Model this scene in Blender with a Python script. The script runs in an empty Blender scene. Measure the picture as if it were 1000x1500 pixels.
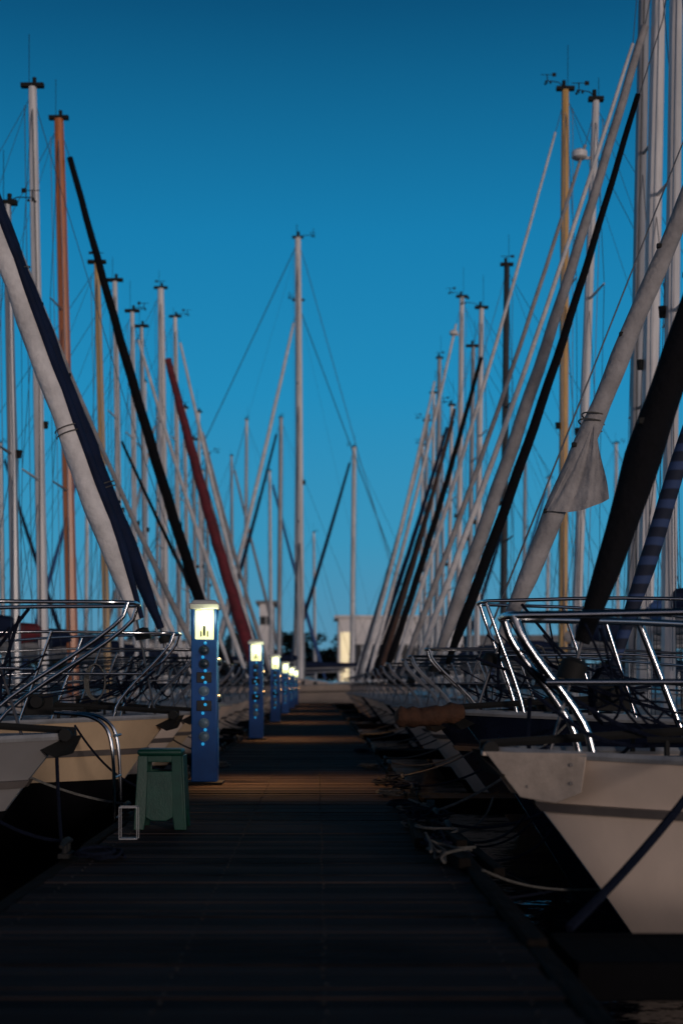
import bpy, bmesh, math, random
from mathutils import Vector, noise
R = random.Random(7)
sc = bpy.context.scene
col = sc.collection
rad = math.radians
ZW = -0.5   # water level

# ------------------------------------------------------------ materials
def mat(name, c, rough=0.5, metal=0.0, var=0.25, scale=6.0, bump=0.0, bscale=40.0, emit=None, es=0.0, stretch=(1,1,1), coat=0.0, spec=0.5):
    m = bpy.data.materials.new(name); m.use_nodes = True
    nt = m.node_tree; N = nt.nodes; Lk = nt.links
    b = N["Principled BSDF"]
    tc = N.new("ShaderNodeTexCoord"); mp = N.new("ShaderNodeMapping")
    mp.inputs["Scale"].default_value = stretch
    Lk.new(tc.outputs["Object"], mp.inputs[0])
    n = N.new("ShaderNodeTexNoise"); n.inputs["Scale"].default_value = scale; n.inputs["Detail"].default_value = 6
    n.inputs["Roughness"].default_value = 0.65
    Lk.new(mp.outputs[0], n.inputs["Vector"])
    r = N.new("ShaderNodeValToRGB")
    r.color_ramp.elements[0].position = 0.3; r.color_ramp.elements[1].position = 0.7
    r.color_ramp.elements[0].color = (*[x*(1-var) for x in c], 1)
    r.color_ramp.elements[1].color = (*[min(1, x*(1+var*0.5)) for x in c], 1)
    Lk.new(n.outputs[0], r.inputs[0]); Lk.new(r.outputs[0], b.inputs["Base Color"])
    mr = N.new("ShaderNodeMapRange"); mr.inputs[3].default_value = max(0.03, rough-0.1); mr.inputs[4].default_value = min(1, rough+0.12)
    Lk.new(n.outputs[0], mr.inputs[0]); Lk.new(mr.outputs[0], b.inputs["Roughness"])
    b.inputs["Metallic"].default_value = metal
    b.inputs["Specular IOR Level"].default_value = spec
    if coat: b.inputs["Coat Weight"].default_value = coat
    if bump:
        n2 = N.new("ShaderNodeTexNoise"); n2.inputs["Scale"].default_value = bscale; n2.inputs["Detail"].default_value = 4
        Lk.new(mp.outputs[0], n2.inputs["Vector"])
        bp = N.new("ShaderNodeBump"); bp.inputs["Strength"].default_value = bump; bp.inputs["Distance"].default_value = 0.02
        Lk.new(n2.outputs[0], bp.inputs["Height"]); Lk.new(bp.outputs[0], b.inputs["Normal"])
    if emit:
        b.inputs["Emission Color"].default_value = (*emit, 1); b.inputs["Emission Strength"].default_value = es
    return m

M = dict(
 gel_white=mat("gelcoat_white", (.72,.58,.48), .3, var=.14, scale=2.0, coat=.3, stretch=(1,1,.35)),
 gel_cream=mat("gelcoat_cream", (.58,.42,.27), .32, var=.2, scale=2.5, coat=.3, stretch=(1,1,.35)),
 gel_navy=mat("gelcoat_navy", (.008,.012,.028), .25, var=.2, coat=.3),
 dark_low=mat("matt_black", (.004,.004,.005), .9, var=.4, spec=.08),
 gel_grey=mat("gelcoat_grey", (.22,.21,.21), .3, var=.15, scale=2, coat=.3),
 deck=mat("deck_nonskid", (.26,.26,.26), .6, var=.25, scale=9, bump=.3, bscale=300),
 plate=mat("stained_alloy_plate", (.52,.42,.34), .45, .1, var=.35, scale=7, bump=.1, bscale=60),
 steel=mat("stainless_steel", (.55,.56,.58), .15, 1.0, var=.15),
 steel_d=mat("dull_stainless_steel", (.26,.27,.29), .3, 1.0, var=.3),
 alu=mat("mast_aluminium", (.38,.38,.39), .38, .3, var=.3, scale=3, stretch=(3,3,.4)),
 alu_w=mat("mast_white_paint", (.8,.77,.76), .4, 0, var=.25, scale=3, stretch=(3,3,.4)),
 mast_black=mat("mast_black", (.015,.015,.017), .35),
 mast_red=mat("mast_varnished_mahogany", (.6,.17,.03), .3, var=.4, scale=8, stretch=(4,4,.3), coat=.4),
 mast_gold=mat("mast_varnished_spruce", (.72,.42,.14), .3, var=.35, scale=8, stretch=(4,4,.3), coat=.4),
 wire=mat("wire", (.09,.09,.1), .4, .6),
 wire_l=mat("wire_light", (.35,.35,.37), .4, .5),
 nail=mat("nail_steel", (.03,.027,.027), .6, .5),
 rubber=mat("black_rubber", (.012,.012,.012), .7, spec=.25),
 strake=mat("strake_grey", (.11,.095,.09), .5),
 strake_w=mat("strake_teak", (.2,.11,.05), .5, var=.4),
 glass=mat("dark_window_glass", (.01,.012,.015), .08),
 f_black=mat("canvas_black", (.005,.005,.007), .9, var=.5, scale=5, bump=.6, bscale=25, spec=.2),
 f_navy=mat("canvas_navy", (.007,.015,.045), .8, var=.4, scale=5, bump=.4, bscale=25, spec=.2),
 f_blue=mat("canvas_blue", (.03,.09,.26), .8, var=.4, scale=5, bump=.4, bscale=25),
 f_red=mat("canvas_dark_red", (.16,.018,.028), .8, var=.5, scale=5, bump=.4, bscale=25),
 f_white=mat("sailcloth_white", (.76,.73,.72), .8, var=.3, scale=4, bump=.7, bscale=18),
 f_grey=mat("sailcloth_grey", (.36,.34,.34), .8, var=.35, scale=4, bump=.8, bscale=18),
 f_brown=mat("canvas_brown", (.07,.035,.025), .8, var=.4),
 rope_w=mat("rope_white", (.15,.145,.135), .9, var=.5, scale=60, bump=.8, bscale=120, spec=.1),
 rope_d=mat("rope_navy", (.01,.014,.03), .9, var=.5, scale=60, bump=.8, bscale=120, spec=.1),
 green=mat("green_plastic", (.003,.045,.03), .42, var=.3, scale=10, bump=.1, bscale=90),
 bluepaint=mat("blue_powder_coat", (.0,.075,.3), .4, var=.25, scale=7, bump=.05, bscale=120),
 cap=mat("cap_white_plastic", (.6,.6,.6), .45, var=.2),
 dial=mat("socket_dark_plastic", (.01,.028,.05), .35, var=.2),
 dial_l=mat("socket_blue_grey_plastic", (.13,.22,.3), .4, var=.3),
 lens=mat("lamp_lens", (.9,.9,.5), .3, emit=(.95,.93,.42), es=1.2, var=.05),
 bulb=mat("lamp_bulb", (1,1,.9), .3, emit=(1,.98,.8), es=8),
 led=mat("led_blue", (.05,.3,.5), .3, emit=(.02,.38,.75), es=.65),
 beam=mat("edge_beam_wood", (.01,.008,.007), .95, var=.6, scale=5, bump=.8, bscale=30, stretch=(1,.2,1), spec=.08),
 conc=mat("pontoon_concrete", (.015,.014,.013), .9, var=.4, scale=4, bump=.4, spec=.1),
 fend=mat("fender_white", (.4,.39,.38), .45, var=.3),
 fend_b=mat("fender_navy", (.015,.025,.07), .45),
 bwall=mat("building_render_pale", (.75,.72,.71), .8, var=.15, scale=.5),
 bgrey=mat("building_grey", (.2,.2,.21), .8, var=.2, scale=.5),
 bdark=mat("building_opening_dark", (.012,.013,.015), .3),
 blit=mat("lit_window", (.8,.7,.4), .5, emit=(1,.8,.5), es=.65),
 bark=mat("bark", (.05,.035,.025), .9, var=.4),
 leaf=mat("foliage", (.02,.03,.015), .8, var=.6, scale=.8),
 grass=mat("shore_grass", (.03,.04,.02), .95, var=.4, scale=.3),
 orange=mat("brown_canvas", (.08,.032,.014), .85, var=.5, scale=10, bump=.7, bscale=30),
)
def striped():
    m = mat("canvas_blue_striped", (.03,.07,.2), .8); nt = m.node_tree; N = nt.nodes; Lk = nt.links
    b = N["Principled BSDF"]; tc = N.new("ShaderNodeTexCoord"); w = N.new("ShaderNodeTexWave")
    w.bands_direction = 'Z'; w.inputs["Scale"].default_value = 2.6; w.inputs["Distortion"].default_value = 1.2
    r = N.new("ShaderNodeValToRGB"); r.color_ramp.elements[0].position=.45; r.color_ramp.elements[1].position=.75
    r.color_ramp.elements[0].color=(.008,.014,.035,1); r.color_ramp.elements[1].color=(.03,.06,.16,1)
    Lk.new(tc.outputs["Object"], w.inputs[0]); Lk.new(w.outputs[0], r.inputs[0]); Lk.new(r.outputs[0], b.inputs["Base Color"])
    return m
M["f_stripe"] = striped()
PP=.108
def plankmat():
    m = bpy.data.materials.new("weathered_planks"); m.use_nodes=True; nt=m.node_tree; N=nt.nodes; Lk=nt.links; b=N["Principled BSDF"]
    tc=N.new("ShaderNodeTexCoord"); sep=N.new("ShaderNodeSeparateXYZ"); Lk.new(tc.outputs["Object"],sep.inputs[0])
    dv=N.new("ShaderNodeMath"); dv.operation='DIVIDE'; dv.inputs[1].default_value=PP; Lk.new(sep.outputs[1],dv.inputs[0])
    fl=N.new("ShaderNodeMath"); fl.operation='FLOOR'; Lk.new(dv.outputs[0],fl.inputs[0])
    wn=N.new("ShaderNodeTexWhiteNoise"); wn.noise_dimensions='1D'; Lk.new(fl.outputs[0],wn.inputs["W"])
    mp=N.new("ShaderNodeMapping"); mp.inputs["Scale"].default_value=(1.5,30,30); Lk.new(tc.outputs["Object"],mp.inputs[0])
    n=N.new("ShaderNodeTexNoise"); n.inputs["Scale"].default_value=2; n.inputs["Detail"].default_value=8; Lk.new(mp.outputs[0],n.inputs["Vector"])
    n3=N.new("ShaderNodeTexNoise"); n3.inputs["Scale"].default_value=1.3; n3.inputs["Detail"].default_value=4; Lk.new(tc.outputs["Object"],n3.inputs["Vector"])
    a=N.new("ShaderNodeMath"); a.operation='MULTIPLY'; Lk.new(wn.outputs[0],a.inputs[0]); a.inputs[1].default_value=.45
    a2=N.new("ShaderNodeMath"); a2.operation='MULTIPLY_ADD'; Lk.new(n.outputs[0],a2.inputs[0]); a2.inputs[1].default_value=.55; Lk.new(a.outputs[0],a2.inputs[2])
    a3=N.new("ShaderNodeMath"); a3.operation='MULTIPLY_ADD'; Lk.new(n3.outputs[0],a3.inputs[0]); a3.inputs[1].default_value=.6; Lk.new(a2.outputs[0],a3.inputs[2])
    r=N.new("ShaderNodeValToRGB"); r.color_ramp.elements[0].position=.5; r.color_ramp.elements[1].position=1.15
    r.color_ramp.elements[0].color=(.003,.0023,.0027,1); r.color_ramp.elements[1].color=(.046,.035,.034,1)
    Lk.new(a3.outputs[0],r.inputs[0]); Lk.new(r.outputs[0],b.inputs["Base Color"])
    b.inputs["Roughness"].default_value=.8; b.inputs["Specular IOR Level"].default_value=.05
    bp=N.new("ShaderNodeBump"); bp.inputs["Strength"].default_value=.8; bp.inputs["Distance"].default_value=.006
    Lk.new(n.outputs[0],bp.inputs["Height"]); Lk.new(bp.outputs[0],b.inputs["Normal"])
    return m
M["plank"]=plankmat()
def watermat():
    m = bpy.data.materials.new("harbour_water"); m.use_nodes=True; nt=m.node_tree; N=nt.nodes; Lk=nt.links; b=N["Principled BSDF"]
    b.inputs["Base Color"].default_value=(.002,.005,.008,1); b.inputs["Roughness"].default_value=.1
    tc=N.new("ShaderNodeTexCoord"); n=N.new("ShaderNodeTexNoise"); n.inputs["Scale"].default_value=1.6; n.inputs["Detail"].default_value=5
    Lk.new(tc.outputs["Object"],n.inputs["Vector"]); bp=N.new("ShaderNodeBump"); bp.inputs["Strength"].default_value=.5; bp.inputs["Distance"].default_value=.12
    Lk.new(n.outputs[0],bp.inputs["Height"]); Lk.new(bp.outputs[0],b.inputs["Normal"])
    return m
M["water"]=watermat()

# ------------------------------------------------------------ geometry helpers
ORG = {}
def empty(name, loc, label=None, cat=None, group=None):
    e = bpy.data.objects.new(name, None); e.empty_display_size=.3; e.location=loc; col.objects.link(e); ORG[e.name]=Vector(loc)
    if label: e["label"]=label
    if cat: e["category"]=cat
    if group: e["group"]=group
    return e
def chaikin(p, k=2):
    p=[Vector(a) for a in p]
    for _ in range(k):
        q=[p[0]]
        for a,b in zip(p[:-1],p[1:]): q+= [a*.75+b*.25, a*.25+b*.75]
        q.append(p[-1]); p=q
    return p
class G:
    def __init__(s, xf=None): s.v=[]; s.f=[]; s.xf=xf
    def add(s, vs, fs):
        o=len(s.v); s.v+= [Vector(a) for a in vs]; s.f+= [[i+o for i in f] for f in fs]; return s
    def box(s, c, d, tz=1.0, rot=0.0):
        x,y,z=c; a,b,h=d[0]/2,d[1]/2,d[2]/2; cs,sn=math.cos(rot),math.sin(rot)
        vs=[]
        for k,t in ((-h,1.0),(h,tz)):
            for p,q in ((-a,-b),(a,-b),(a,b),(-a,b)):
                p*=t;q*=t; vs.append((x+p*cs-q*sn,y+p*sn+q*cs,z+k))
        return s.add(vs,[(0,3,2,1),(4,5,6,7),(0,1,5,4),(1,2,6,5),(2,3,7,6),(3,0,4,7)])
    def tube(s, pts, r, n=8, fn=None):
        pts=[Vector(p) for p in pts]; m=len(pts)
        rs = r if isinstance(r,(list,tuple)) else [r]*m
        t0=(pts[1]-pts[0]).normalized(); up=Vector((0,0,1)) if abs(t0.z)<.9 else Vector((0,1,0))
        nx=t0.cross(up).normalized(); vs=[];fs=[]
        for i,p in enumerate(pts):
            t=(pts[min(i+1,m-1)]-pts[max(i-1,0)]).normalized()
            nx=(nx-t*nx.dot(t)).normalized(); ny=t.cross(nx)
            for k in range(n):
                a=2*math.pi*k/n; q=rs[i]*(fn(i/(m-1),a) if fn else 1)
                vs.append(p+nx*math.cos(a)*q+ny*math.sin(a)*q)
        for i in range(m-1):
            for k in range(n): fs.append((i*n+k,i*n+(k+1)%n,(i+1)*n+(k+1)%n,(i+1)*n+k))
        fs.append(tuple(range(n))); fs.append(tuple((m-1)*n+k for k in range(n)))
        return s.add(vs,fs)
    def cyl(s, a, b, r, n=12): return s.tube([a,b], r, n)
    def ball(s, c, r, n=10, sc_=(1,1,1)):
        vs=[];fs=[];m=n//2
        for i in range(m+1):
            th=math.pi*i/m
            for k in range(n):
                ph=2*math.pi*k/n
                vs.append((c[0]+r*sc_[0]*math.sin(th)*math.cos(ph),c[1]+r*sc_[1]*math.sin(th)*math.sin(ph),c[2]+r*sc_[2]*math.cos(th)))
        for i in range(m):
            for k in range(n): fs.append((i*n+k,i*n+(k+1)%n,(i+1)*n+(k+1)%n,(i+1)*n+k))
        return s.add(vs,fs)
    def grid(s, rows):
        n=len(rows[0]); vs=[p for r in rows for p in r]
        return s.add(vs,[(i*n+j,i*n+j+1,(i+1)*n+j+1,(i+1)*n+j) for i in range(len(rows)-1) for j in range(n-1)])
    def done(s, name, m, parent=None, label=None, cat=None, group=None, kind=None, bevel=0, sharp=38, weld=True):
        vs=[s.xf(p) for p in s.v] if s.xf else s.v
        if parent: o=ORG[parent.name]
        elif kind: o=Vector((0,0,0))
        else:
            lo=[min(p[i] for p in vs) for i in range(3)]; hi=[max(p[i] for p in vs) for i in range(3)]
            o=Vector(((lo[0]+hi[0])/2,(lo[1]+hi[1])/2,lo[2]))
        me=bpy.data.meshes.new(name); me.from_pydata([p-o for p in vs],[],s.f)
        bm=bmesh.new(); bm.from_mesh(me)
        if weld: bmesh.ops.remove_doubles(bm, verts=bm.verts, dist=1e-5)
        bmesh.ops.recalc_face_normals(bm, faces=bm.faces); bm.to_mesh(me); bm.free()
        me.materials.append(M[m]); me.shade_smooth(); me.set_sharp_from_angle(angle=rad(sharp))
        ob=bpy.data.objects.new(name, me); col.objects.link(ob)
        ORG[ob.name]=o
        if parent: ob.parent=parent
        else: ob.location=o
        if label: ob["label"]=label
        if cat: ob["category"]=cat
        if group: ob["group"]=group
        if kind: ob["kind"]=kind
        if bevel:
            b=ob.modifiers.new("bevel",'BEVEL'); b.width=bevel; b.segments=2; b.limit_method='ANGLE'; b.angle_limit=rad(40)
        return ob

# ------------------------------------------------------------ sailboat
def boat(ox, D, ang, um, top, L=9.5, B=3.1, fb=1.0, hull="gel_white", stripe="strake", furl="f_white", fr=.075, fu=.3, fz=.3,
         mast="alu_w", mr=.07, rake=.15, cover="f_navy", lod=1, hood="f_navy", pover=.05, ph=.62, pr=.012, label=None,
         group="sailboats moored along the dock", radar=False, seed=0, ftop=.3, bare=False, stemrake=.75, dark_low=.16, plate=False, fe=.95, strip=False):
    rr=random.Random(seed+int(D*13)); ang=ang+rr.uniform(-.02,.02); ca,sa=math.cos(ang),math.sin(ang)
    T=lambda p: Vector((ox+p.x*ca-p.y*sa, D+p.x*sa+p.y*ca, p.z))
    base=T(Vector((L*.45,0,ZW)))
    E=empty("sailboat", base, label or "sailboat moored beside the dock", "sailboat", group)
    n1=10 if lod==0 else 6
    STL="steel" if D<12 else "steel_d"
    def F(t): return fb*(1-.2*min(1,t*1.6)+.04*t*t)
    def f(t):
        if t<.5: return math.sin(math.pi*t)**.82
        return 1-.3*((t-.5)/.5)**1.8
    def H(t,h,off=0):
        u0=stemrake*(1-h)**.9 if h<=1 else 0
        u=u0+t*(L-u0-.35*(1-max(h,0)))
        g=1-(1-h)*(.5*(1-t)+.1)
        if h<.3: g-= (.3-h)*.35
        return Vector((u-off*.6*(1-min(1,t*6)), .025+off+B/2*f(t)*max(g,.05), ZW+h*F(t)))
    ts=[0,.006,.015,.03,.05,.08,.12,.17,.23,.3,.38,.46,.55,.64,.73,.82,.91,1]; hs=[1,.93,.8,.65,.5,.35,.2,.05,-.15,-.4]
    g=G(T)
    for sg in (1,-1):
        rows=[]
        for t in ts:
            rows.append([Vector((p.x,p.y*sg,p.z)) for p in (H(t,h) for h in hs)])
        g.grid(rows)
    for t in (0,1):
        rows=[[H(t,h) for h in hs],[Vector((p.x,-p.y,p.z)) for p in (H(t,h) for h in hs)]]
        g.grid(rows)
    g.done("hull", hull, E, sharp=30)
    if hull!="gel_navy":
        hb_=[dark_low]+[h for h in hs if h<dark_low-.02]
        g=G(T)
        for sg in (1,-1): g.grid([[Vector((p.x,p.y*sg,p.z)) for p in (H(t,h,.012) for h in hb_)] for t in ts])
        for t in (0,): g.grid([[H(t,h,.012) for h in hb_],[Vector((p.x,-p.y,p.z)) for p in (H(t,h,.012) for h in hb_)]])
        g.done("lower_hull_band","dark_low",E,sharp=30)  # matt black band over the lower hull, its height set per boat
    def hb(u):
        t=min(max(u/L,0),1); return .025+B/2*f(t)
    def dz(u): return ZW+F(min(max(u/L,0),1))
    g=G(T); rows=[]
    for t in ts:
        p=H(t,1); w=p.y-.015
        rows.append([Vector((p.x, w*k, p.z-.02+.06*(1-k*k)*min(1,t*6))) for k in (-1,-.6,0,.6,1)])
    g.grid(rows).done("deck","deck",E)
    for sg in (1,-1): G(T).tube([Vector((p.x,p.y*sg,p.z+.012)) for p in (H(t,1) for t in ts)], .02, 6).done("toe_rail","alu",E)
    for sg in (1,-1):
        a=[H(t,.785,-.01) for t in ts]; b=[H(t,.78,.028) for t in ts]; c=[H(t,.742,.028) for t in ts]; d=[H(t,.737,-.01) for t in ts]
        G(T).grid([[Vector((p.x,p.y*sg,p.z)) for p in q] for q in zip(a,b,c,d)]).done("rub_strake",stripe,E,sharp=20)
    z0=dz(.45*L)-.03
    c0,c1=.27*L,.7*L
    st=[(c0,.12,.1,.03),(c0+.5,.32,.24,.24),(c0+1.3,.36,.29,.34),(c1-.3,.38,.31,.42),(c1,.38,.31,.42)]
    def side(u):
        for a,b in zip(st[:-1],st[1:]):
            if a[0]<=u<=b[0]:
                k=(u-a[0])/(b[0]-a[0]); return [a[i]+(b[i]-a[i])*k for i in range(4)]
        return st[-1]
    rows=[[Vector((u,-wb*B,z0)),Vector((u,-wt*B,z0+h)),Vector((u,-wt*B*.5,z0+h+.045)),Vector((u,wt*B*.5,z0+h+.045)),Vector((u,wt*B,z0+h)),Vector((u,wb*B,z0))] for u,wb,wt,h in st]
    g=G(T).grid(rows); g.add(rows[0],[tuple(range(6))]); g.add(rows[-1],[tuple(range(6))])
    cab=g.done("cabin",hull if hull!="gel_navy" else "gel_white",E,sharp=25)
    if lod<2:
        for sg in (1,-1):
            for (ua,ub) in ((c0+.9,c0+1.7),(c0+1.95,c1-.4)):
                q=[]
                for u,k in ((ua,.35),(ua+.1,.8),(ub-.06,.8),(ub,.3)):
                    w=side(u); q.append(Vector((u,sg*B*(w[1]+(w[2]-w[1])*k)+sg*.012,z0+w[3]*k)))
                G(T).add(q,[(0,1,2,3)]).done("window","glass",cab)
        G(T).box((c0-.35,0,dz(c0)+.05),(.5,.5,.05)).done("hatch","glass",E,bevel=.01)
        g=G(T)
        for sg in (1,-1): g.box(((c1+L-.3)/2,sg*B*.33,z0+.1),(L-.3-c1,.12,.22))
        g.box((L-.25,0,z0+.08),(.12,B*.66,.2)); g.done("cockpit_coaming",hull if hull!="gel_navy" else "gel_white",E)
        if hood:
            rows=[]
            for k,(du,s_) in enumerate(((-.75,.5),(-.45,.92),(0,1.0),(.1,.97))):
                rows.append([Vector((c1+du,-math.cos(a)*B*.34*(.9+.1*s_),z0+.3*s_+.05+ .68*s_*math.sin(a)**.7 if s_>.6 else z0+.42+.1*math.sin(a))) for a in [math.pi*j/10 for j in range(11)]])
            G(T).grid(rows).done("sprayhood",hood,E,sharp=60)
    zd=z0+.4
    mt=Vector((um+rake,0,top)); mb=Vector((um,0,z0+.2))
    if not bare:
        MM=lambda k: mb+(mt-mb)*k
        g=G(T); g.tube([MM(k) for k in (0,.3,.6,.85,1)],[mr,mr,mr*.98,mr*.9,mr*.78],n1+2)
        mo=g.done("mast",mast,E)
        h=top-mb.z
        sp=[(.5,.85)] if h<9.3 else [(.36,.95),(.67,.75)]
        ws=1.8 if top>20 else 1
        for k,w in sp:
            p=MM(k)
            G(T).tube([p+Vector((.1,-w,.05)),p+Vector((.01,-.02,0)),p+Vector((.01,.02,0)),p+Vector((.1,w,.05))],[.014,.025*ws,.025*ws,.014],6).done("spreader",mast if mast!="mast_red" else "alu",mo)
        wr=.005 if D<25 else (.006 if D<60 else (.0003*D if D<80 else .0001*D))
        g=G(T)
        for sg in (1,-1):
            ch=Vector((um+.15,sg*(hb(um)-.06),dz(um)))
            path=[MM(.985)]+[MM(k)+Vector((.1,sg*w,.05)) for k,w in reversed(sp)]+[ch]
            g.tube(path,wr,4)
            g.tube([MM(sp[0][0]-.02),ch+Vector((-.35,-sg*.03,0))],wr,4); g.tube([MM(sp[0][0]-.02),ch+Vector((.3,-sg*.03,0))],wr,4)
            if len(sp)>1: g.tube([MM(sp[1][0]),MM(sp[0][0])+Vector((.1,sg*sp[0][1],.05))],wr,4)
        g.tube([MM(.99),Vector((L-.1,0,dz(L)+.05))],wr,4)
        g.done("standing_rigging","wire",E)
        g=G(T)
        for sg in (1,-1):
            g.tube([MM(.96)+Vector((-.02,sg*(mr+.03),0)),MM(.5)+Vector((-.05,sg*(mr+.06),0)),MM(.05)+Vector((.02,sg*(mr+.03),0))],.007,4)
        g.tube([MM(.97)+Vector((mr+.05,0,0)),MM(.08)+Vector((mr+.09,0,0))],.006,4)
        g.done("halyards","rope_w" if rr.random()<.5 else "wire_l",mo)
        g=G(T); p=mt
        g.box((p.x,p.y,p.z+.03),((.2+.14*rr.random())*ws*1.2,.1,.07*ws)); g.cyl(p+Vector((.05,.03,.05)),p+Vector((.05,.03,.05+ws*rr.uniform(.25,.9))),.005*ws*ws,4)
        kind_=rr.random()
        if kind_<.4 or radar or ws>1:
            al=rr.uniform(.25,.5)*ws
            g.tube([p+Vector((0,0,.05)),p+Vector((-al*.4,-.05,.13)),p+Vector((-al,-.1,.14))],.009*ws,5)
            g.tube([p+Vector((-al,-.1,.08)),p+Vector((-al,-.1,.26*ws))],.01*ws,5)
            for a in range(3): g.ball(p+Vector((-al+.06*math.cos(a*2.1),-.1+.06*math.sin(a*2.1),.1)),.024*ws,6)
            g.tube([p+Vector((-al-.12,-.1,.25)),p+Vector((-al+.14,-.1,.25))],.006,4)
            g.box((p.x-al+.13,p.y-.1,p.z+.25),(.07,.006,.07))
        elif kind_<.7:
            g.tube([p+Vector((0,0,.05)),p+Vector((0,0,.22))],.008,4); g.tube([p+Vector((-.14,0,.22)),p+Vector((.14,0,.22))],.007,4); g.box((p.x+.13,0,p.z+.22),(.08,.006,.06))
        g.cyl(p+Vector((-.03,-.02,.05)),p+Vector((-.03,-.02,.17*ws)),.035*ws,8)
        g.done("masthead_instruments","rubber",mo)
        if radar:
            p=MM(.91)+Vector((-.24,0,0))
            G(T).tube([p+Vector((0,0,-.07)),p+Vector((0,0,-.04)),p+Vector((0,0,.05)),p+Vector((0,0,.09))],[.09,.13,.13,.07],14).tube([p+Vector((0,0,-.05)),MM(.905)],.025,6).done("radar_dome","alu_w",mo)
        if lod<2 or rr.random()<.5:
            p=MM(.5 if len(sp)==1 else .45)+Vector((-mr-.03,0,0))
            G(T).tube([p+Vector((0,0,-.06*ws)),p+Vector((0,0,.06*ws))],[.035*ws,.045*ws],8).done("steaming_light","rubber",mo)
        bz=zd+.75; bl=L*.36; be=Vector((um+bl,0,bz+.12))
        G(T).tube([Vector((um+mr,0,bz)),be],.055,8).done("boom","alu",E)
        n=9; pts=[];rs=[]
        for i in range(n):
            k=i/(n-1); pts.append(Vector((um+.02+k*(bl-.1),0,bz+.14+.12*k+.1*(1-k)**3))); rs.append((.15*(1-k)+.06)*(1+.08*rr.uniform(-1,1)))
        rs[0]*=.6; G(T).tube(pts,rs,10,fn=lambda k,a:1+.1*math.sin(a*3+k*22)).done("sail_cover",cover,E)
        G(T).tube([MM(.97)+Vector((.1,0,0)),be],.004,4).done("topping_lift","wire",E)
        G(T).tube([be+Vector((-.2,0,-.05)),Vector((um+bl-.2,0,z0+.2))],.012,5).done("mainsheet","rope_w",E)
        sag=.03 if lod==0 else .07
        fbp=Vector((fu,0,dz(fu)+fz)); ft=MM(.985)+Vector((-mr,0,-ftop)); fd=ft-fbp
        fw=1 if D<60 else 2.6
        G(T).tube([Vector((fu-.08,0,dz(fu))),fbp+fd*.02,fbp+fd*.5+Vector((sag,0,-.02)),fbp+fd*.97,MM(.99)],[.009*fw,.009*fw,.006*fw,.006*fw,.006*fw],6).done("forestay","wire",E)
        if furl:
            n=60 if lod==0 else (26 if lod==1 else 12); pts=[];rs=[]
            for i in range(n+1):
                k=i/n; pts.append(fbp+fd*(.02+fe*k)+Vector((sag*math.sin(math.pi*k),0,-.4*sag*math.sin(math.pi*k))))
                prof=(.45+.55*min(1,k/.07))*(1-.5*k**1.2)*(1+.04*math.sin(k*9+seed))
                if lod==0: prof*=1+.06*noise.noise(Vector((k*30,seed,0)))
                rs.append(fr*prof)
            ph0=rr.uniform(0,6)
            fs_=G(T).tube(pts,rs,16 if lod==0 else 8,fn=lambda k,a:1+.08*math.sin(a+k*(h*5)+ph0)+(.05*math.sin(2*a-k*h*11) if lod==0 else 0)).done("furled_sail",furl,E,sharp=60)
            if strip:
                px=Vector((fd.z,0,-fd.x)).normalized()
                G(T).tube([p-px*(rs[i]*1.1)+Vector((0,.03,0)) for i,p in enumerate(pts)],[q*.4 for i,q in enumerate(rs)],8).done("sun_strip","f_navy",fs_,label="navy edge strip wrapped along the white roll")
            G(T).tube([fbp+fd*.004,fbp+fd*.005+Vector((0,0,.01)),fbp+fd*.011,fbp+fd*.013],[.062,.062,.062,.03],12).done("furling_drum","rubber",E)
            if lod==0:
                for kk in (.163,.168,.42,):
                    i=kk*n; j=int(i); c=pts[j].lerp(pts[j+1],i-j); rC=rs[j]*1.12
                    G(T).tube([c+Vector((math.cos(a)*rC,math.sin(a)*rC,-.25*math.cos(a)*rC+.01*a)) for a in [2*math.pi*q/14 for q in range(15)]],.005,5).done("lashing_line","rope_w",fs_)
                for q in range(5):
                    kk=.1+.07*q+rr.uniform(-.01,.01); j=int(kk*n); c=pts[j]
                    G(T).box((c.x-rs[j]*.95,c.y-rs[j]*.5,c.z),(.03,.03,.03)).done("sail_hank","rubber",fs_,bevel=.004)
    def rail(z,u0,over,sp_=.2):
        ub=min(2.1,L*.22)
        half=[Vector((ub,hb(ub)-.06,dz(ub)+z)),Vector((ub*.5,hb(ub*.5)-.03,dz(0)+z)),Vector((.25,max(sp_,hb(.25)),dz(0)+z)),Vector((-over,sp_,dz(0)+z)),Vector((-over-.02,0,dz(0)+z))]
        pts=half+[Vector((p.x,-p.y,p.z)) for p in reversed(half[:-1])]
        return chaikin(pts,2)
    g=G(T); g.tube(rail(ph,2,pover),pr,n1)
    ub=min(2.1,L*.22)
    for sg in (1,-1):
        g.tube(chaikin([Vector((-pover+.01,sg*.17,dz(0)+ph)),Vector((-pover+.05,sg*.18,dz(0)+ph-.12)),Vector((.38,sg*.17,dz(.4)+.16)),Vector((.42,sg*.17,dz(.4)-.01))],2),pr,n1)
        g.tube([Vector((ub,sg*(hb(ub)-.06),dz(ub)+ph)),Vector((ub,sg*(hb(ub)-.06),dz(ub)-.01))],pr,n1)
        um_=ub*.5; g.tube([Vector((um_-.25,sg*(hb(um_)-.05),dz(0)+ph)),Vector((um_,sg*(hb(um_)-.08),dz(um_)-.01))],pr,n1)
        g.tube([Vector((ub,sg*(hb(ub)-.06),dz(ub)+ph*.52)),Vector((um_-.1,sg*(hb(um_)-.06),dz(0)+ph*.52)),Vector((max(.2,-pover+.15),sg*.2,dz(0)+ph*.52))],pr*.8,n1)
    g.done("pulpit",STL,E)
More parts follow.
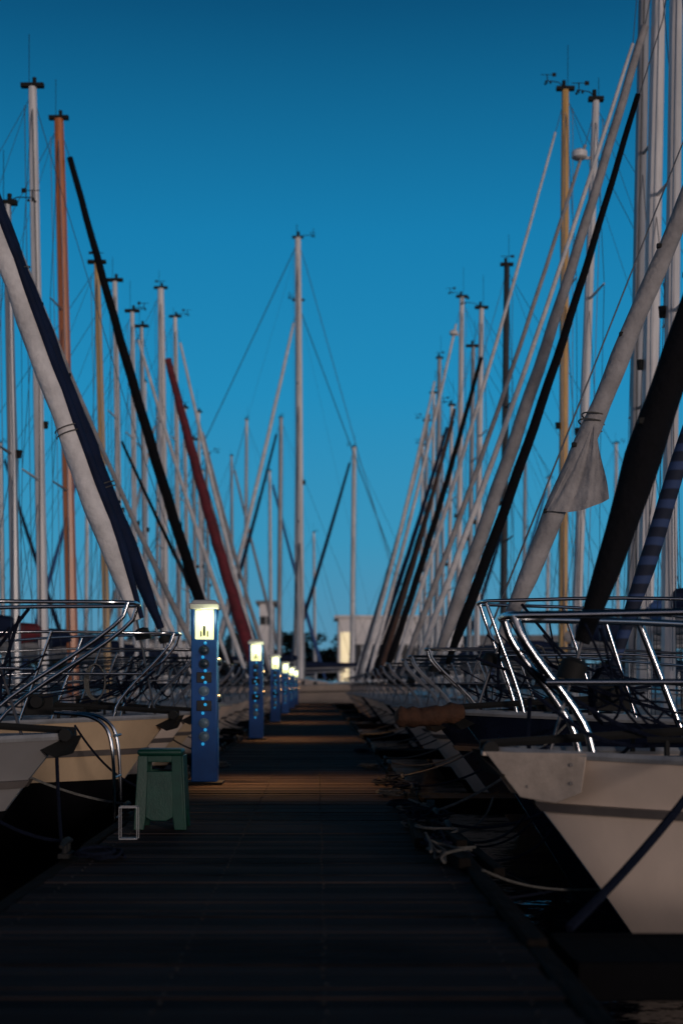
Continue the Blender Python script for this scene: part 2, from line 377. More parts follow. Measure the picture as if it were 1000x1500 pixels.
    if lod<2:
        us=[ub+ (L-.9-ub)*k/4 for k in range(1,5)]
        for sg in (1,-1):
            for u in us: G(T).tube([Vector((u,sg*(hb(u)-.07),dz(u)-.01)),Vector((u,sg*(hb(u)-.07),dz(u)+.6))],.012,6).done("stanchion",STL,E)
        for sg in (1,-1):
            for z in (.58,.3): G(T).tube([Vector((u,sg*(hb(u)-.07),dz(u)+z)) for u in [ub]+us],.004,4).done("lifeline","wire_l",E)
        g=G(T); ua=us[-1]
        pts=[Vector((ua,hb(ua)-.07,dz(ua)+.6)),Vector((L-.12,hb(L)-.1,dz(L)+.62)),Vector((L-.08,0,dz(L)+.62)),Vector((L-.12,-hb(L)+.1,dz(L)+.62)),Vector((ua,-hb(ua)+.07,dz(ua)+.6))]
        g.tube(chaikin(pts,2),.013,6)
        for sg in (1,-1): g.tube([Vector((L-.15,sg*(hb(L)-.14),dz(L)+.62)),Vector((L-.12,sg*(hb(L)-.1),dz(L)-.01))],.013,6)
        g.done("pushpit",STL,E)
    if lod==0:
        z=dz(0)
        if plate:
            g=G(T)
            def yy(u): return max(.075, hb(max(u,0.0))*(.98)+.012)
            for sg in (1,-1):
                q=[(-.05,.01),(.36,.01),(.34,-.16),(.24,-.21),(.1,-.19)]
                a=[Vector((u,sg*(yy(u)),dz(0)+z_)) for u,z_ in q]; b=[Vector((u,sg*(yy(u)+.014),dz(0)+z_)) for u,z_ in q]
                m_=len(q); g.add(a+b,[tuple(range(m_)),tuple(range(m_,2*m_))]+[(i,(i+1)%m_,m_+(i+1)%m_,m_+i) for i in range(m_)])
            g.box((.1,0,dz(0)+.0),(.32,.17,.02)); g.done("stemhead_fitting","plate",E,bevel=.004)
            for u,z_ in ((.02,-.04),(.3,-.04),(.3,-.12),(.13,-.14)):
                for sg in (1,-1):
                    y=sg*(yy(u)+.015); G(T).cyl((u,y-sg*.004,dz(0)+z_),(u,y+sg*.001,dz(0)+z_),.009,10).done("bolt","strake",E)
        g=G(T)
        g.tube([(-.06,0,z+.04),(.9,0,z+.1)],.022,6)
        g.add([(-.1,0,z+.02),(.02,.13,z-.1),(.18,.05,z-.03),(.18,-.05,z-.03),(.02,-.13,z-.1),(-.05,0,z-.08)],[(0,1,2),(0,2,3),(0,3,4),(0,5,1),(0,4,5),(1,5,2),(4,3,5),(2,5,3)])
        g.cyl((-.02,-.08,z+.02),(-.02,.08,z+.02),.035,10)
        g.done("anchor","rubber",E)
        for sg in (1,-1):
            g=G(T); g.tube([(.62,sg*.3,z+.07),(.88,sg*.36,z+.07)],.014,6); g.cyl((.7,sg*.32,z-.01),(.7,sg*.32,z+.07),.013,6); g.cyl((.8,sg*.34,z-.01),(.8,sg*.34,z+.07),.013,6); g.done("bow_cleat","rubber",E)
        g=G(T); g.box((1.0,0,z+.1),(.22,.2,.16)); g.cyl((1.0,-.2,z+.12),(1.0,.2,z+.12),.05,10)
        g.done("windlass","rubber",E,bevel=.006)
        for k in range(12):
            a=Vector((rr.uniform(.05,.6),rr.choice((-1,1))*rr.uniform(.1,.2),z+ph*rr.uniform(.4,1))); b=Vector((rr.uniform(.2,1.8),rr.uniform(-.35,.35),z+rr.uniform(0,.3)))
            mm=(a+b)/2+Vector((rr.uniform(-.1,.1),0,-.16)); G(T).tube(chaikin([a,mm,b],3),.006 if k%4 else .01,5).done("slack_line","rope_d",E)
        c=Vector((.55,.18,z+ph*.55)); pts=[]
        for q in range(60):
            a=2*math.pi*q/13; k=q/13
            pts.append(c+Vector((.06*math.sin(a)*(1+k*.08),.015*k-.02,.13*math.cos(a)*(1+.05*math.sin(q))-.08)))
        G(T).tube(pts,.006,5).done("coiled_line","rope_d" if seed%2 else "rope_w",E)
    return E,T,dz,hb

PI=math.pi
FN={"f_white":"white","f_black":"black","f_navy":"navy","f_red":"dark red","f_grey":"grey","f_brown":"brown","f_blue":"blue",None:"no"}
HN={"gel_white":"white","gel_cream":"cream","gel_navy":"dark blue","gel_grey":"grey"}
MN={"mast_red":"varnished reddish wooden","mast_gold":"golden wooden","mast_black":"black","alu":"aluminium","alu_w":"white"}
def lab(h,f,m): return f"{HN[h]}-hulled sailboat with {MN[m]} mast and {FN[f]} furled sail" if f else f"{HN[h]}-hulled sailboat with {MN[m]} mast moored at dock"

right=[
 (6.45,.79,4.45,11.7,dict(furl="f_black",fr=.078,fu=.33,fz=.3,lod=0,seed=1,pr=.018,ph=.61,pover=-.06,stripe="strake",fb=1.0,B=3.0,cover="f_navy",dark_low=.1,plate=True)),
 (9.3,.9,4.75,10.4,dict(furl="f_grey",fr=.07,fu=.2,fz=.28,lod=0,seed=2,hull="gel_navy",ph=.72,fb=1.12,pr=.012,pover=-.16,stripe="strake_w")),
 (12.5,1.0,5.0,11.0,dict(furl=None,lod=0,seed=3,hull="gel_navy",fb=1.0,pr=.011)),
 (15.5,1.05,3.78,9.15,dict(furl="f_black",fr=.06,fz=.4,fu=.3,mr=.08,rake=.1,seed=4,hull="gel_white",ftop=.8,fe=.84)),
 (17.6,1.1,4.0,9.9,dict(furl="f_grey",fr=.09,fz=.45,fu=.3,mr=.1,rake=.2,seed=5,ftop=.6,cover="f_blue")),
 (20.4,1.05,4.45,12.2,dict(furl="f_white",fr=.045,fu=.25,mr=.09,rake=.22,seed=6,ftop=1.8,mast="alu")),
 (23.5,1.1,4.2,10.4,dict(furl="f_grey",fr=.05,fu=.2,mr=.075,rake=.36,seed=7,radar=True,hull="gel_navy")),
 (27.0,1.15,4.6,12.0,dict(furl="f_white",fr=.045,fu=.2,mast="mast_gold",mr=.09,rake=.05,seed=8,cover="f_grey")),
 (30.4,1.2,4.6,10,dict(bare=True,seed=9)),
 (33.8,1.2,4.35,10.7,dict(furl="f_black",fr=.09,mast="mast_black",mr=.085,rake=.1,seed=10,fe=.8)),
 (37.2,1.2,4.1,10.6,dict(furl="f_brown",fr=.075,seed=11,mr=.08,fe=.75)),
 (40.6,1.2,4.25,10.4,dict(furl="f_black",fr=.09,seed=12,hull="gel_navy",mast="alu",fe=.8)),
 (44.2,1.2,4.3,12.8,dict(furl="f_white",fr=.07,seed=13,mr=.09,radar=True)),
 (47.6,1.2,4.3,10.1,dict(furl="f_navy",fr=.1,seed=14)),
 (51.2,1.2,4.2,12.5,dict(furl="f_white",fr=.08,seed=15,mr=.09,mast="alu")),
 (54.8,1.2,4.3,12.0,dict(furl="f_grey",fr=.09,seed=16)),
 (58.4,1.2,4.3,11.6,dict(furl="f_navy",fr=.09,seed=17,mast="alu")),
 (62.0,1.2,4.4,11.2,dict(furl="f_white",fr=.08,seed=18)),
]
left=[
 (7.7,-1.36,-5.2,11.0,dict(furl=None,fu=.3,lod=0,seed=21,hull="gel_grey",pover=.38,ph=.72,pr=.0115,fb=1.02,mr=.06,dark_low=.62)),
 (11.0,-1.12,-4.5,10.75,dict(furl="f_white",fr=.092,fu=.2,fz=.57,lod=0,seed=22,hull="gel_cream",fb=1.06,ph=.64,pr=.011,dark_low=.56,strip=True)),
 (13.8,-1.2,-4.62,10.25,dict(furl="f_navy",fr=.08,fu=.24,fz=.66,lod=0,seed=23,hull="gel_white",fb=1.03,pr=.011,dark_low=.45)),
 (16.4,-1.25,-5.0,11.0,dict(furl=None,seed=24,hull="gel_cream",dark_low=.4)),
 (19.0,-1.3,-5.1,10.0,dict(furl="f_white",fr=.035,seed=25)),
 (21.7,-1.3,-4.55,8.1,dict(furl="f_grey",fr=.045,mast="alu",seed=26,mr=.075)),
 (24.4,-1.35,-4.65,11.0,dict(furl=None,seed=27,mr=.09,rake=.2,cover="f_red")),
 (27.0,-1.4,-4.6,11.5,dict(furl="f_black",fr=.115,mast="mast_red",mr=.115,rake=.28,seed=28,ftop=.25)),
 (30.2,-1.4,-4.4,9.7,dict(furl="f_white",fr=.045,mast="mast_gold",rake=.24,seed=29,mr=.08)),
 (33.3,-1.4,-4.55,10.2,dict(furl="f_black",fr=.06,seed=30,ftop=3.4)),
 (36.4,-1.4,-4.6,10.3,dict(furl="f_white",fr=.065,seed=31,rake=.1)),
 (39.5,-1.4,-4.7,10.7,dict(furl=None,seed=32,mast="alu")),
 (42.6,-1.4,-4.5,12.6,dict(furl="f_red",fr=.2,seed=33,mr=.12,ftop=1.6)),
 (45.8,-1.4,-4.4,12.6,dict(furl="f_white",fr=.08,seed=34,mr=.08)),
 (49.0,-1.4,-4.4,10.3,dict(furl="f_white",fr=.09,seed=35)),
 (52.4,-1.4,-4.4,9.8,dict(furl="f_navy",fr=.09,seed=36,mast="alu")),
 (56.0,-1.4,-4.5,11.5,dict(furl="f_grey",fr=.08,seed=37)),
 (60.0,-1.4,-4.5,10.5,dict(furl="f_white",fr=.08,seed=38,mast="alu")),
]
BO={}
for s,row in ((1,right),(-1,left)):
    for D,xb,mx,top,o in row:
        h=o.get("hull","gel_white"); m=o.get("mast","alu_w"); f=o.get("furl","f_white")
        o["label"]=lab(h,f,m) if not o.get("bare") else "white sailboat hull without a mast moored at the dock"
        BO[(s,D)]=boat(xb,D,0 if s>0 else PI,abs(mx-xb),top,**o)
boat(5.4,69,PI,6.2,22.4,L=16.5,B=4.4,fb=1.5,furl=None,mr=.18,rake=.15,lod=1,seed=50,label="large white sailing yacht lying across the end of the dock",group=None)
boat(-6.2,78,0,5.0,21.8,L=13,B=4,fb=1.3,furl="f_white",fr=.14,mr=.1,seed=51,lod=2,label="white sailing yacht with pale furled sail behind dock end",group=None)
far=[(408,612,90,1),(398,690,100,-1),(358,615,95,1),(342,668,105,-1),(515,655,85,1),(462,780,122,-1),
     (5,650,75,-1),(125,640,80,1),(216,560,84,-1),(229,600,92,1),(300,690,97,-1),
     (650,640,96,-1),(765,660,84,1),(800,700,90,1),(905,650,82,-1)]
fc=["f_navy","f_blue",None,"f_grey","f_navy",None]
for i,(bx,ty,D,dr) in enumerate(far):
    x=(bx-465)/2100*D; z=.8+(1005-ty)/2100*D
    J=2.6+.12*z*(.8 if i%2 else 1)
    boat(x-dr*J,D,0 if dr>0 else PI,J,z,L=9+z*.15,B=3.3,fb=1.15,furl=fc[i%6],fr=.14,mr=.15 if i in(0,4) else .11,lod=2,seed=60+i,mast="alu_w" if i%3 else "alu",
         label="distant sailboat with tall pale mast on another pontoon",group="sailboats on the far pontoons")

E,T,dz,hb=BO[(1,9.3)]
g=G(T); a=Vector((1.02,0,dz(1)+.35)); b=Vector((3.1,0,7.4)); n=30
g.tube([a.lerp(b,i/n) for i in range(n+1)],[.062*(.5+.5*min(1,i/3))*(1-.5*i/n) for i in range(n+1)],12,fn=lambda k,q:1+.08*math.sin(q+k*40)).done("staysail_furled","f_stripe",E,label="blue striped furled staysail")
rows=[]
A=Vector((.88,-.05,2.52)); Bp=Vector((.95,-.2,1.99)); C=Vector((.57,-.07,1.93))
for i in range(25):
    t=i/24; edge=A.lerp(C,t); tip=A.lerp(Bp,t)
    rows.append([edge.lerp(tip,k/18)+Vector((.005*math.sin(k*1.1+t*9)*t,(.012*math.sin(k*.8+t*2)+.007*math.sin(k*2.1+t*7))*t**.6,(-.04*math.sin(k/18*3.14))*t)) for k in range(19)])
G(T).grid(rows).done("loose_clew","f_grey",E,label="loose corner of sailcloth flapping from the furled sail",sharp=80)

# ------------------------------------------------------------ boardwalk
y0,y1=-3,65; XL,XR=-1.12,.64
g=G(); k=int(y0/PP)
while k*PP<y1:
    y=k*PP; j=R.uniform(-.003,.003)
    g.box(((XL+XR)/2+R.uniform(-.008,.008),y+PP/2,-.02+j),(XR-XL-.02,PP-.012+R.uniform(-.003,.002),.04)); k+=1
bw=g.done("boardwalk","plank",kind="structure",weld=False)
for x in (XL-.035,XR+.035):
    y=y0
    while y<y1:
        l_=R.uniform(2.2,3.2); l_=min(l_,y1-y+.1)
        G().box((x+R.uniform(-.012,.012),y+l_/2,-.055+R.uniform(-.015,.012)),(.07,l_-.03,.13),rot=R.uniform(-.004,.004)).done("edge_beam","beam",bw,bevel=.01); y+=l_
for x in (XL-.1,XR+.1): G().box((x,(y0+y1)/2,-.14),(.045,y1-y0,.12)).done("rubbing_strip","dark_low",bw)
y=y0+1.5
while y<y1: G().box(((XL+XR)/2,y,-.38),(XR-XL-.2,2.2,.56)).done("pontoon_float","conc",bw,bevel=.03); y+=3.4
g=G()
for x in (XL+.1,XL+.72,XR-.62,XR-.1):
    k=int(y0/PP)
    while k*PP<16:
        g.cyl((x+R.uniform(-.012,.012),k*PP+.05,-.001),(x,k*PP+.05,.004),.004,6)
        k+=1
g.done("nail_heads","nail",bw)
G().box((0,66.6,-.05),(24,3,.1)).done("cross_walkway","plank",kind="structure")
for s,Ds in ((1,(4.62,11.0,19.0,25.3,32.1,38.9)),(-1,(5.4,17.7,23.1,28.6,34.8,41.0))):
    for D in Ds:
        x0=XR+.15 if s>0 else XL-.15; x1=x0+s*7.5
        e=empty("finger_pontoon",((x0+x1)/2,D,-.3),"narrow dark wooden finger pontoon between moored boats","pontoon","finger pontoons")
        g=G(); kk=0
        while kk*.147<7.4: g.box((x0+s*(kk*.147+.07),D,-.06+R.uniform(-.001,.001)),(.145,.4,.035)); kk+=1
        g.done("decking","dark_low",e,weld=False)
        for dy in(-.23,.23): G().box(((x0+x1)/2,D+dy,-.1),(7.5,.06,.12)).done("side_beam","dark_low",e,bevel=.006)
        G().box((x1-s*1,D,-.32),(1.6,.4,.46)).done("float","conc",e,bevel=.03)

# ------------------------------------------------------------ service pedestals
def pedestal(D):
    x=-.92; w=.105; e=empty("service_pedestal",(x,D,0),"blue dock power pedestal with lit lamp window and sockets","power pedestal","service pedestals along the dock")
    body=G(); body.box((x,D,.6),(2*w,2*w,1.16)); body.box((x,D+.07,1.3),(2*w,.06,.26))
    for sx in(-1,1): body.box((x+sx*(w-.014),D-w+.014,1.3),(.028,.028,.26))
    body=body.done("post","bluepaint",e,bevel=.008)
    G().box((x,D,.012),(.3,.3,.022)).done("base_plate","rubber",e,bevel=.004)
    g=G(); g.box((x,D,1.45),(.245,.245,.05)); g.box((x,D,1.487),(.225,.225,.03),tz=.8); g.done("cap","cap",e,bevel=.012)
    ln=G().box((x,D-.025,1.3),(.15,.12,.235)).done("lamp_lens","lens",e,bevel=.006)
    G().tube([(x,D-.1,1.3),(x,D-.1,1.32),(x,D-.1,1.37),(x,D-.1,1.39)],[.012,.03,.03,.01],10).done("lamp_bulb","bulb",ln)
    G().box((x,D-.092,1.25),(.018,.016,.08)).done("lamp_holder","dial",ln)
    for q in (-.026,.026): G().box((x+q,D-.088,1.225),(.011,.008,.045)).done("lamp_bracket","dial",ln)
    for z,mm in ((1.09,"dial"),(.98,"dial"),(.76,"dial_l"),(.5,"dial_l"),(.39,"dial_l")):
        yf=D-w
        G().tube([(x,yf+.002,z),(x,yf-.012,z),(x,yf-.012,z),(x,yf-.026,z),(x,yf-.032,z)],[.042,.042,.032,.03,.02],20).done("power_socket",mm,e)
    for z in (.87,.64): G().box((x,D-w-.004,z),(.12,.01,.085)).done("breaker_panel","glass",e,bevel=.003)
    for i,z in enumerate((1.15,1.035,.925,.87,.83,.7,.65,.58,.445,.33)):
        dx=(-.01 if i%2 else .01)
        G().ball((x+dx,D-w-.011,z),.0135,10).done("indicator_light","led",e)
    for z in (1.0,.7): G().tube([(x+w-.001,D,z),(x+w+.02,D,z),(x+w+.03,D,z)],[.036,.034,.022],14).done("power_socket","dial",e)
    G().box((x+w+.002,D-.0,.3),(.006,.13,.3)).done("access_door","bluepaint",e,bevel=.002)
    l=bpy.data.lights.new("pedestal_lamp",'SPOT'); l.energy=260; l.color=(1,.5,.17); l.shadow_soft_size=.1; l.spot_size=rad(112); l.spot_blend=1.0
    lo=bpy.data.objects.new("pedestal_lamp",l); lo.location=(.2,.02,1.42); lo.rotation_euler=Vector((.25,.0,-1)).to_track_quat('-Z','Y').to_euler(); lo.parent=e; col.objects.link(lo)
    l=bpy.data.lights.new("pedestal_glow",'POINT'); l.energy=1.3; l.color=(.95,1,.55); l.shadow_soft_size=.05
    lo=bpy.data.objects.new("pedestal_glow",l); lo.location=(.08,-.2,1.36); lo.parent=e; col.objects.link(lo)
for i in range(6): pedestal(11.75+9.78*i)

# ------------------------------------------------------------ step stool
e=empty("step_stool",(-.88,8.1,0),"dark green plastic step stool standing on the boardwalk","stool")
x,y=-.88,8.1
G().box((x,y,.43),(.25,.22,.035)).done("seat","green",e,bevel=.014)
def plate(g,pts,th,axis):
    a=[Vector(p) for p in pts]; o=Vector((0,th,0)) if axis=='y' else Vector((th,0,0)); b=[p+o for p in a]; n=len(a)
    g.add(a+b,[tuple(range(n)),tuple(range(n,2*n))]+[(i,(i+1)%n,n+(i+1)%n,n+i) for i in range(n)])
for sy in (-1,1):
    g=G(); yy_=y+sy*.105
    for sx in (-1,1):
        plate(g,[(x+sx*.12,yy_,.412),(x+sx*.066,yy_,.412),(x+sx*.07,yy_+sy*.015,.1),(x+sx*.085,yy_+sy*.03,0),(x+sx*.142,yy_+sy*.03,0)],.014,'y')
    plate(g,[(x-.068,yy_,.412),(x+.068,yy_,.412),(x+.068,yy_,.375),(x-.068,yy_,.375)],.014,'y')
    plate(g,[(x-.07,yy_+sy*.005,.325),(x+.07,yy_+sy*.005,.325),(x+.076,yy_+sy*.024,.07),(x+.04,yy_+sy*.026,.05),(x-.04,yy_+sy*.026,.05),(x-.076,yy_+sy*.024,.07)],.014,'y')
    g.done("leg_panel","green",e,bevel=.004)
for sx in (-1,1):
    g=G(); plate(g,[(x+sx*.12,y-.1,.412),(x+sx*.12,y+.11,.412),(x+sx*.14,y+.13,.0),(x+sx*.138,y+.09,.0),(x+sx*.132,y+.05,.1),(x+sx*.132,y-.04,.1),(x+sx*.138,y-.08,.0),(x+sx*.14,y-.13,.0)],.012,'x')
    g.done("side_panel","green",e,bevel=.003)
x,y=-.985,7.5
g=G()
for sx in(-1,1):
    for sy in(-1,1): g.box((x+sx*.046,y+sy*.04,.085),(.0035,.0035,.17))
for q in (-.04,.04): g.box((x,y+q,.168),(.095,.0035,.005))
for q in (-.046,.046): g.box((x+q,y,.168),(.0035,.084,.005))
g.box((x,y,.0),(.09,.08,.012)); g.done("mooring_bracket","alu",label="small pale thin-legged metal frame fixed to the boardwalk edge",cat="bracket")

# ------------------------------------------------------------ cleats, ropes, fenders
def cleat(x,y):
    g=G(); g.box((x,y,.025),(.05,.16,.02)); g.cyl((x,y-.04,.02),(x,y-.04,.075),.014,8); g.cyl((x,y+.04,.02),(x,y+.04,.075),.014,8)
    g.tube([(x,y-.14,.075),(x,y-.05,.087),(x,y+.05,.087),(x,y+.14,.075)],[.009,.016,.016,.009],8)
    g.done("mooring_cleat","rubber",label="dark metal mooring cleat bolted to the edge beam",cat="cleat",group="mooring cleats along the dock edge")
def rope(a,b,sag,r,m,w=.0):
    a,b=Vector(a),Vector(b); pts=[]
    for i in range(17):
        t=i/16; p=a.lerp(b,t); p.z-=sag*4*t*(1-t); p.x+=w*math.sin(t*7)*.3; pts.append(p)
    G().tube(pts,r,7,fn=lambda k,q:1+.12*math.sin(q*3+k*300)).done("mooring_line",m,label=("dark" if m=="rope_d" else "pale")+" mooring rope running from a bow to the dock",cat="rope",group="mooring lines")
def coil(x,y,m,R0=.09,n=3,r=.008,z=.01):
    pts=[]
    ph=[R.uniform(-.03,.03) for _ in range(40)]
    for i in range(n*14):
        a=i*2*PI/14; q=R0*(1+.25*math.sin(i*.37+ph[0]*90))+ph[i%40]*.3
        pts.append((x+q*math.cos(a)+.02*math.sin(i*.21),y+q*1.3*math.sin(a)+.03*math.sin(i*.13),z+.016*(i//14)+.01*R.random()))
    pts=chaikin(pts,1)
    G().tube(pts,r,6).done("rope_coil",m,label="coil of mooring rope lying on the boardwalk edge",cat="rope",group="rope coils")
for s,row in ((1,right),(-1,left)):
    for D,xb,mx,top,o in row:
        ex=XR+.035 if s>0 else XL-.035
        for dd in (-1.1,1.0):
            if D<45 and not (D<7 and dd<0):
                cleat(ex,D+dd)
                E,T,dz,hb=BO[(s,D)]
                a=T(Vector((.7,(dd>0 and s>0 or dd<0 and s<0) and .4 or -.4,dz(.7)+.03)))
                rope(a,(ex,D+dd,.085),.06+.12*R.random(),.008,"rope_d" if R.random()<.8 else "rope_w")
rope((1.6,5.7,.54),(.85,4.85,-.02),.03,.016,"rope_d")
for a,b,sg_,m in (((1.5,7.2,-.2),(.68,6.0,.03),.05,"rope_w"),((1.4,6.9,-.3),(.68,7.3,.03),.03,"rope_d"),((1.3,8.0,.0),(.68,6.7,.03),.1,"rope_d"),
      ((1.2,7.6,-.3),(.66,8.4,.04),.04,"rope_w"),((1.35,8.6,.1),(.68,7.6,.03),.16,"rope_d"),((1.1,9.0,.1),(.68,8.0,.03),.12,"rope_w"),((.98,6.75,.2),(.68,7.9,.04),.12,"rope_d"),((1.6,8.2,-.3),(.7,5.6,-.03),.02,"rope_d")):
    rope(a,b,sg_,.0065,m,.05)
rope((-1.4,7.7,.45),(-1.16,6.6,.08),.2,.01,"rope_d")
for q in ((.52,10.4,"rope_w"),(.55,9.3,"rope_d"),(.57,8.1,"rope_w"),(-1.0,6.6,"rope_d"),(.5,13.8,"rope_w"),(.52,17,"rope_d"),(-.98,14.2,"rope_w"),(-1.0,9.6,"rope_d"),(.6,7.0,"rope_d"),(.56,11.6,"rope_d")): coil(*q)
for i in range(16):
    y=6.4+R.uniform(0,5.4); pts=chaikin([(.56+R.uniform(-.08,.2),y+R.uniform(-.35,.35),.015+R.random()*.09) for _ in range(9)],3)
    G().tube(pts,.007,6).done("rope_tail","rope_w" if i%4==0 else "rope_d",label="loose tangled rope end on the boardwalk edge",cat="rope",group="loose rope ends")
def fender(x,y,z,m,h=.5,r=.1):
    e=empty("fender",(x,y,z),("white" if m=="fend" else "navy")+" inflatable fender hanging on a line beside a hull","fender","fenders")
    G().tube([(x,y,z),(x,y,z+.04),(x,y,z+.1),(x,y,z+h-.1),(x,y,z+h-.04),(x,y,z+h)],[.03,.75*r,r,r,.75*r,.03],14).done("fender_body",m,e)
    G().tube([(x,y,z+h-.01),(x,y,z+h+.55)],.006,5).done("fender_line","rope_w",e)
for s,row in ((1,right),(-1,left)):
    for i,(D,xb,mx,top,o) in enumerate(row):
        if D>32: continue
        E,T,dz,hb=BO[(s,D)]
        for u in ((1.9,3.6) if D>7.5 else (2.9,)):
            p=T(Vector((u,-(hb(u)+.1)*(1 if s>0 else -1),dz(u)-.68))); fender(p.x,p.y,p.z,"fend" if (i+int(u))%2 else "fend_b")
pts=chaikin([(.49,9.0,.61),(.56,9.02,.605),(.68,9.05,.605),(.8,9.08,.62),(.93,9.1,.64)],2); nn=len(pts)
G().tube(pts,[.062*min(1,.4+i/4,.4+(nn-1-i)/4)*(1+.08*math.sin(i*2.2)) for i in range(nn)],12,fn=lambda k,q:1+.1*math.sin(q*2+k*30)).done("rolled_canvas","orange",label="brown rolled canvas bundle lashed across a dark blue bow",cat="bundle")
for x,y,z,l_,ro in ((.655,7.5,.04,1.3,.05),(.52,7.6,.028,1.1,-.03),(.7,8.9,.035,.9,-.08),(.6,6.6,.03,.8,.09),(.78,7.1,-.03,1.5,.03)):
    G().box((x,y,z),(.055,l_,.05),rot=ro).done("loose_timber","beam",label="dark loose timber length lying along the boardwalk edge",cat="timber",group="loose timbers",bevel=.006)
def hoop(x,y,lean,h=.95,w=.3):
    g=G()
    for dy in (-w/2,w/2):
        g.tube(chaikin([(x,y+dy,-.25),(x+.0,y+dy,h*.75),(x-lean*.12,y+dy,h),(x-lean*.45,y+dy,h+.02)],3),.011,8)
    for z in (.0,.25,.5): g.cyl((x,y-w/2,z),(x,y+w/2,z),.009,8)
    g.done("boarding_ladder","steel",label="curved stainless boarding ladder standing against a bow",cat="ladder")
hoop(-1.22,8.75,.8,.62,.26)

# ------------------------------------------------------------ setting
def sheet(name,x0,x1,y0_,y1_,z,m):
    G().add([(x0,y0_,z),(x1,y0_,z),(x1,y1_,z),(x0,y1_,z)],[(0,1,2,3)]).done(name,m,kind="structure")
sheet("water",-1500,1500,-300,150,ZW,"water")
G().box((0,1650,-.2),(3400,3000,1.4)).done("ground","grass",kind="structure")
def building(x0,x1,y,z1,wallm,bays,lit=(),name="harbour_building",label="",hh=.45,zc=.5,roof="bgrey"):
    e=empty(name,((x0+x1)/2,y+4,.5),label,"building")
    G().box(((x0+x1)/2,y+4,(z1+.5)/2),(x1-x0,8,z1-.5)).done("wall",wallm,e)
    G().box(((x0+x1)/2,y+4,z1+.15),(x1-x0+.8,8.8,.3)).done("roof",roof,e)
    bw_=(x1-x0)/bays
    for i in range(bays):
        cx=x0+bw_*(i+.5)
        if i in lit: G().box((cx,y-.02,.5+(z1-.5)*.42),(bw_*.7,.08,(z1-.5)*.76)).done("doorway","blit",e); continue
        h=(z1-.5)*hh
        wn_=G().box((cx,y-.02,.5+(z1-.5)*zc),(bw_*.9,.08,h)).done("window","bdark",e)
        G().box((cx,y-.07,.5+(z1-.5)*zc),(.1,.06,h)).done("window_frame","cap",wn_)
building(2.2,15.4,152,8.0,"bwall",8,lit=(0,),label="pale low harbour building with dark openings and lit doorway",hh=.36,zc=.45,roof="bwall")
building(-6.4,-4.9,158,9.9,"bwall",1,name="harbour_house",label="small pale block house rising above the shore trees",hh=.1,zc=.8)
building(17,27,160,6.2,"bgrey",7,name="boat_shed",label="low grey boat shed on the far shore")
building(-24,-13,158,5.6,"bwall",6,name="boat_shed",label="low pale boat shed on the far shore")
def treemesh(k):
    rr=random.Random(k); H_=6.5+rr.random()*2
    g=G(); g.tube([(0,0,0),(.1,0,H_*.3),(0,.1,H_*.6),(.1,0,H_*.85)],[.28,.2,.13,.05],7)
    cl=[]
    for i in range(10):
        a=rr.uniform(0,2*PI); q=rr.uniform(.8,2.4); z=H_*rr.uniform(.3,.85); c=Vector((q*math.cos(a),q*math.sin(a),z)); cl.append((c,rr.uniform(.8,1.5)))
        g.tube([(0,0,z*.6),(c.x*.5,c.y*.5,z*.85),c],[.09,.06,.02],5)
    cl.append((Vector((0,0,H_*.9)),1.2))
    lf=G()
    for c,r in cl:
        for _ in range(170):
            d=Vector((rr.gauss(0,1),rr.gauss(0,1),rr.gauss(0,.8))); d=d.normalized()*r*rr.random()**.4; p=c+d; s_=rr.uniform(.14,.3)
            a=Vector((rr.uniform(-1,1),rr.uniform(-1,1),rr.uniform(-1,1))).normalized()*s_; b=a.orthogonal().normalized()*s_*.7
            lf.add([p-a,p-b,p+a,p+b],[(0,1,2,3)])
    return g,lf
src=[treemesh(k) for k in range(3)]
meshes=[]
for i in range(44):
    x=-58+i*2.7+R.uniform(-1,1); y=168+R.uniform(-4,8)
    e=empty("tree",(0,0,0))
    if i<3:
        t=src[i][0].done("trunk","bark",e); c=src[i][1].done("crown","leaf",e,weld=False); meshes.append((t,c))
    else:
        for o_ in meshes[i%3]:
            n_=o_.copy(); n_.parent=e; col.objects.link(n_)
    e.location=(x,y,.5); s_=R.uniform(.6,.85); e.scale=(s_*1.5,s_*1.5,s_); e.rotation_euler=(0,0,R.uniform(0,6))
    e["label"]="dark leafy tree on the far harbour shore"; e["category"]="tree"; e["group"]="trees along the far shore"

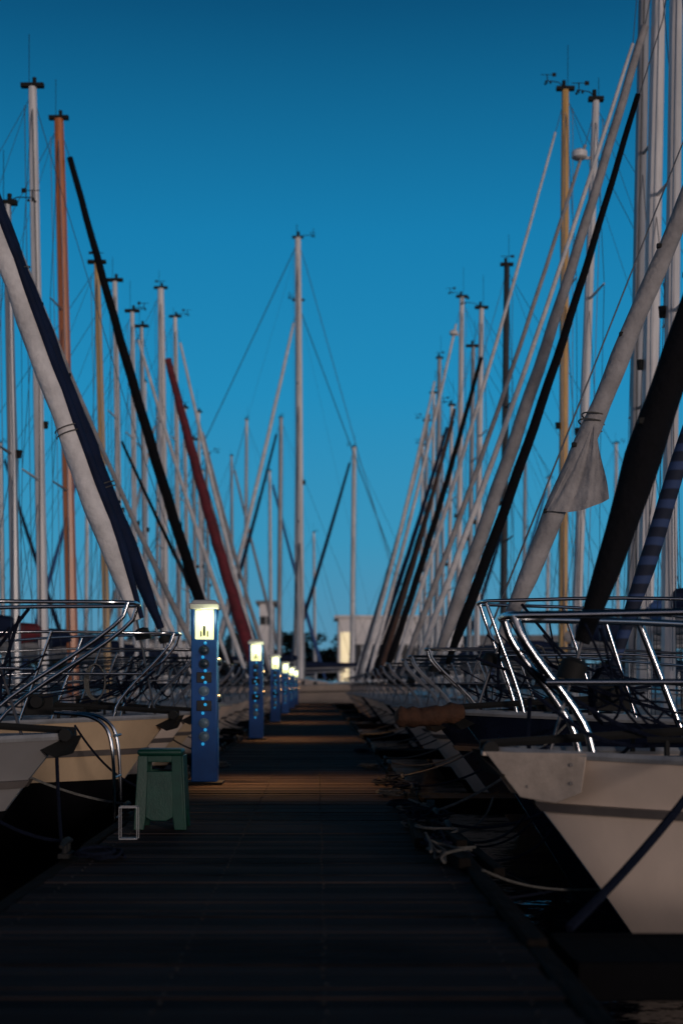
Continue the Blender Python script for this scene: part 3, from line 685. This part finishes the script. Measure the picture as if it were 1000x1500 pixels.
# ------------------------------------------------------------ world, light
w=bpy.data.worlds.new("World"); sc.world=w; w.use_nodes=True; nt=w.node_tree; N=nt.nodes; Lk=nt.links
bg=N["Background"]; tc=N.new("ShaderNodeTexCoord"); sep=N.new("ShaderNodeSeparateXYZ"); Lk.new(tc.outputs["Generated"],sep.inputs[0])
def ramp(stops):
    r=N.new("ShaderNodeValToRGB"); el=r.color_ramp.elements
    while len(el)<len(stops): el.new(.5)
    for e_,(p,c) in zip(el,stops): e_.position=p; e_.color=(*c,1)
    Lk.new(sep.outputs[2],r.inputs[0]); return r
def S(h): 
    f=lambda v:(v/12.92 if v<=.04045 else ((v+.055)/1.055)**2.4)
    return tuple(f(int(h[i:i+2],16)/255) for i in (0,2,4))
fr_=ramp([(0,S("6a8fa2")),(.03,S("568fad")),(.1,S("3a92b9")),(.2,S("228aba")),(.3,S("177cae")),(.43,S("0b517a")),(.55,S("052238")),(1,S("020a12"))])
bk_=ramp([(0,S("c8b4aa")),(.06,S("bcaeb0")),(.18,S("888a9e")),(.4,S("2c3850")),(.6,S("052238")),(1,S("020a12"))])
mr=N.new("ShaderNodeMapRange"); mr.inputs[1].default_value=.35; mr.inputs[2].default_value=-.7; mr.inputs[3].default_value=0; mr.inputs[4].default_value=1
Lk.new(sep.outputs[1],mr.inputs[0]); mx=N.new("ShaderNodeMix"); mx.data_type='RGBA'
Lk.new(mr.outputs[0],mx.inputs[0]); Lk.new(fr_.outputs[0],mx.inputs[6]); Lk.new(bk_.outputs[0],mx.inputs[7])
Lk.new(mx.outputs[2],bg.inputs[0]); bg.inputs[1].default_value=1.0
l=bpy.data.lights.new("sun",'SUN'); l.energy=.95; l.angle=rad(10); l.color=(1,.84,.75)
so=bpy.data.objects.new("sun",l); col.objects.link(so)
d=Vector((-.5,1,-.11)); so.rotation_euler=d.to_track_quat('-Z','Y').to_euler()

# ------------------------------------------------------------ camera
c=bpy.data.cameras.new("camera"); co=bpy.data.objects.new("camera",c); col.objects.link(co); sc.camera=co
co.location=(0,0,.8); co.rotation_euler=(rad(90),0,0); c.lens=50.4; c.sensor_width=36; c.shift_x=.0233; c.shift_y=.17
c.clip_end=5000; c.clip_start=.05
c.dof.use_dof=True; c.dof.focus_distance=9.5; c.dof.aperture_fstop=2.0
sc.view_settings.view_transform='Standard'
